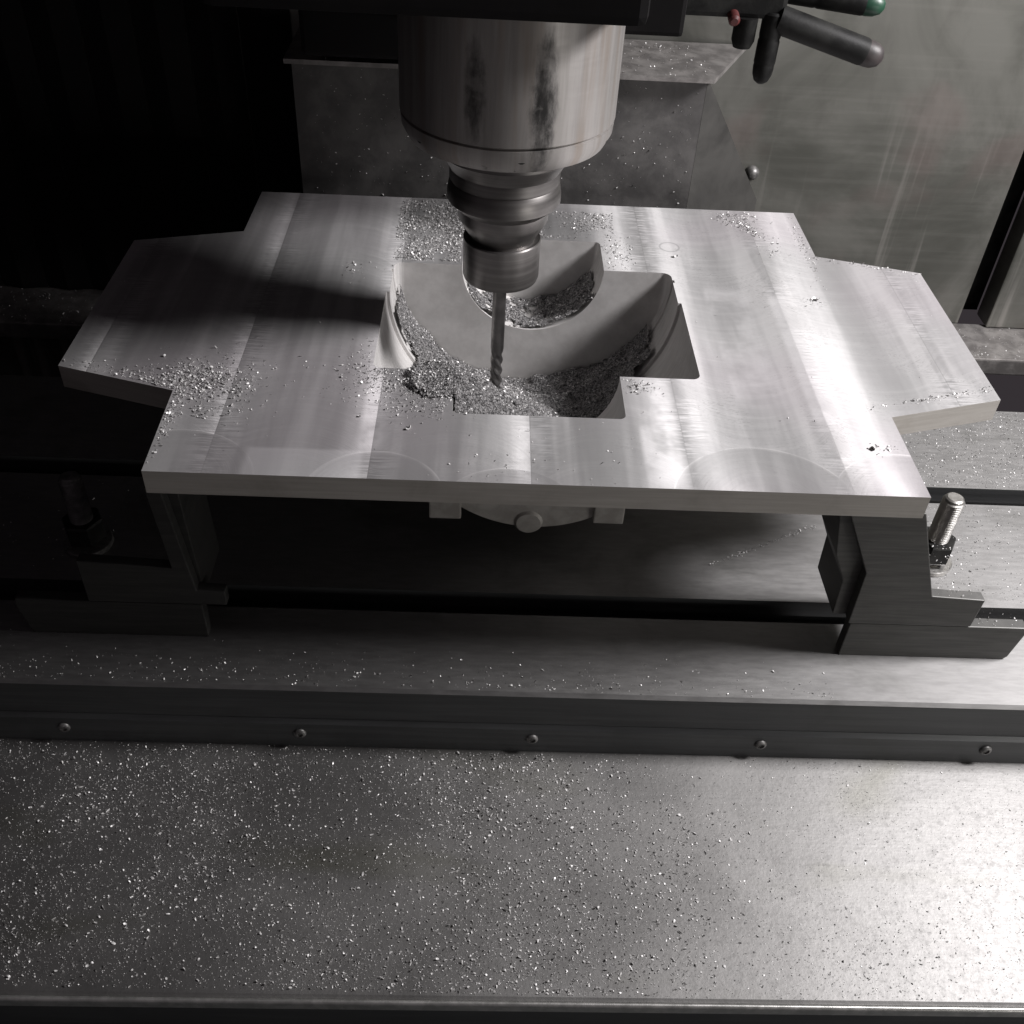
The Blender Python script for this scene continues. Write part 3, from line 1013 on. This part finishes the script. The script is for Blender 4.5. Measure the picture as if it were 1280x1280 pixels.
h, b = bed(gx, gy)
ok = (h > b + 0.0004) & ((b < -0.002) | (h > 0.0004))
hz = np.where(ok, h, b - 0.002)
idx = np.arange(gx.size).reshape(gx.shape)
cell = ok[:-1, :-1] & ok[1:, :-1] & ok[1:, 1:] & ok[:-1, 1:]
q = np.stack([idx[:-1, :-1], idx[1:, :-1], idx[1:, 1:], idx[:-1, 1:]], -1)[cell]
ev = np.stack([gx, gy, hz], -1).reshape(-1, 3)
n = 60000
x = rng.uniform(-0.135, 0.117, n)
y = rng.uniform(0.0755, 0.335, n)
h, b = bed(x, y)
k = (h > b + 0.0002) & ((b < -0.002) | (h > 0.0))
k &= ~((x < -0.1195) & (h < 0.0))
x, y, h = x[k], y[k], h[k]
chips("pocket_swarf", np.c_[x, y, h - 0.0006], sizes(len(x), 0.0006, 0.0021, 2.2), "heap of fine aluminium chips lying in the bored pocket", tilt=1.0, extra=(ev, q))

# loose chips on the plate
pts, sz = [], []


def patch(cx, cy, sx, sy, n, lo=0.0006, hi=0.0022, ang=0.0):
    a, b_ = rng.normal(0, 1, n) * sx, rng.normal(0, 1, n) * sy
    X = cx + a * math.cos(ang) - b_ * math.sin(ang)
    Y = cy + a * math.sin(ang) + b_ * math.cos(ang)
    pts.append(np.c_[X, Y])
    sz.append(sizes(n, lo, hi, 1.8))


def block(x0, x1, y0, y1, n, f=60, seed=3, hi=0.0022):
    X, Y = rng.uniform(x0, x1, n), rng.uniform(y0, y1, n)
    k = rng.random(n) < np.clip(2.2 * vnoise(X + 1, Y + 1, f, seed) - 0.3, 0.05, 1)
    pts.append(np.c_[X[k], Y[k]])
    sz.append(sizes(k.sum(), 0.0006, hi, 2.0))


block(-0.118, -0.058, 0.289, 0.407, 7000, 50, 21)
block(-0.085, 0.075, 0.341, 0.395, 4500, 60, 22)
patch(0.074, 0.315, 0.008, 0.018, 220)
patch(-0.105, 0.12, 0.016, 0.022, 700)
patch(-0.085, 0.112, 0.022, 0.014, 520)
patch(-0.075, 0.085, 0.016, 0.012, 300)
patch(0.073, 0.113, 0.008, 0.006, 110)
patch(-0.272, 0.096, 0.032, 0.008, 620, ang=-0.28)
patch(-0.238, 0.103, 0.016, 0.010, 1300)
patch(-0.248, 0.070, 0.004, 0.018, 260)
patch(-0.249, 0.035, 0.003, 0.022, 140)
patch(-0.205, 0.085, 0.006, 0.020, 110)
patch(-0.20, 0.12, 0.02, 0.02, 70)
patch(0.190, 0.395, 0.010, 0.007, 150, 0.0007, 0.0026)
patch(0.20, 0.375, 0.015, 0.004, 150, 0.0007, 0.0026, -0.9)
patch(0.243, 0.345, 0.003, 0.028, 130)
patch(0.300, 0.312, 0.026, 0.003, 160, ang=-0.27)
patch(0.214, 0.330, 0.008, 0.006, 40)
patch(0.23, 0.245, 0.005, 0.004, 26)
patch(0.234, 0.05, 0.004, 0.003, 20)
patch(-0.146, 0.268, 0.006, 0.010, 45)
patch(-0.225, 0.064, 0.005, 0.004, 60)
patch(0.29, 0.113, 0.03, 0.0018, 120, ang=0.29)
patch(0.005, 0.02, 0.035, 0.020, 60)
X, Y = rng.uniform(-0.33, 0.33, 420), rng.uniform(0.005, 0.40, 420)
pts.append(np.c_[X, Y])
sz.append(sizes(420, 0.0004, 0.0013, 2.5))
P = np.concatenate(pts)
sz = np.concatenate(sz)


def on_plate(x, y):
    main = (np.abs(x) < 0.2492) & (y > 0.0008) & (y < 0.4095)
    e = (np.abs(x) - 0.25) / 0.0875
    wing = (np.abs(x) < 0.3366) & (np.abs(x) >= 0.2492) & (y > 0.089 + 0.0266 * e) & (y < 0.326 - 0.0234 * e)
    q = np.abs(x - 0.0005)
    hole = ((q < 0.121) & (y > 0.1245) & (y < 0.2362)) | ((q < 0.1165) & (y > 0.23) & (y < 0.2863)) | ((q < 0.0612) & (y > 0.0722) & (y < 0.3380))
    return (main | wing) & ~hole


k = on_plate(P[:, 0], P[:, 1])
P, sz = P[k], sz[k]
hh, bb = bed(P[:, 0], P[:, 1])
zz = np.where((P[:, 0] < -0.04) & (P[:, 1] < 0.2) & (hh > 0), hh, 0.0)
chips("plate_swarf", np.c_[P, zz], sz, "loose aluminium chips lying in patches on top of the plate")

# a few specks on the column cover, the wall ledge and the block feet
pts = []
n = 420
pts.append(np.c_[rng.uniform(-0.21, 0.15, n), np.full(n, 0.4484), rng.uniform(-0.02, 0.105, n)])
n = 500
pts.append(np.c_[rng.uniform(-0.2, 0.16, n), rng.uniform(0.437, 0.53, n), np.full(n, 0.1122)])
n = 1600
xx = np.concatenate([rng.uniform(-0.8, -0.3, n // 2), rng.uniform(0.4, 0.8, n // 2)])
pts.append(np.c_[xx, rng.uniform(0.464, 0.535, n), np.full(n, ZL)])
n = 90
pts.append(np.c_[rng.uniform(0.287, 0.32, n), rng.uniform(0.006, 0.07, n), np.full(n, -0.0955)])
pts.append(np.c_[rng.uniform(0.325, 0.362, 30), rng.uniform(0.007, 0.023, 30), np.full(30, -0.1257)])
P = np.concatenate(pts)
chips("machine_swarf", P, sizes(len(P), 0.0005, 0.0022, 2.2), "stray chips stuck to the column cover and the ledges")

# single chips one can point at
for (x, y, s, lab) in ((0.232, 0.249, 0.0055, "lone curled chip on the milled face between the passes near the lit wing"),
                       (0.2262, 0.0497, 0.0060, "dark little chip on the plate near the corner above the notched block"),
                       (-0.0875, 0.0535, 0.0048, "lone dark chip on the plate in front of the chip heap"),
                       (0.1245, 0.315, 0.0050, "lone chip on the plate behind the pocket corner")):
    bm = bmesh.new()
    L, Wd, th = s, s * 0.55, s * 0.07
    k = 7
    top, bot = [], []
    for i in range(k):
        a = (i / (k - 1) - 0.5) * 2.3
        r = L / 2.3
        for lst, rr in ((top, r), (bot, r + th)):
            for sgn in (-0.5, 0.5):
                w = Wd * (0.55 + 0.45 * math.sin(PI * (i + 0.6) / k))
                lst.append(bm.verts.new((math.sin(a) * rr + sgn * w * 0.35, sgn * w, r + th - math.cos(a) * rr)))
    for i in range(k - 1):
        bm.faces.new((top[2 * i], top[2 * i + 1], top[2 * i + 3], top[2 * i + 2]))
        bm.faces.new((bot[2 * i], bot[2 * i + 2], bot[2 * i + 3], bot[2 * i + 1]))
        bm.faces.new((top[2 * i], top[2 * i + 2], bot[2 * i + 2], bot[2 * i]))
        bm.faces.new((top[2 * i + 1], bot[2 * i + 1], bot[2 * i + 3], top[2 * i + 3]))
    for i in (0, 2 * k - 2):
        bm.faces.new((top[i], bot[i], bot[i + 1], top[i + 1]))
    bmesh.ops.rotate(bm, verts=bm.verts, cent=(0, 0, 0), matrix=Euler((0.35, 0.2, random.uniform(0, 6))).to_matrix())
    zmin = min(v.co.z for v in bm.verts)
    bmesh.ops.translate(bm, verts=bm.verts, vec=(0, 0, -zmin))
    o = link("metal_chip", bm, M['chip'])
    o.location = (x, y, 0.00005)
    props(o, lab, "metal chip", "single chips lying on the plate")
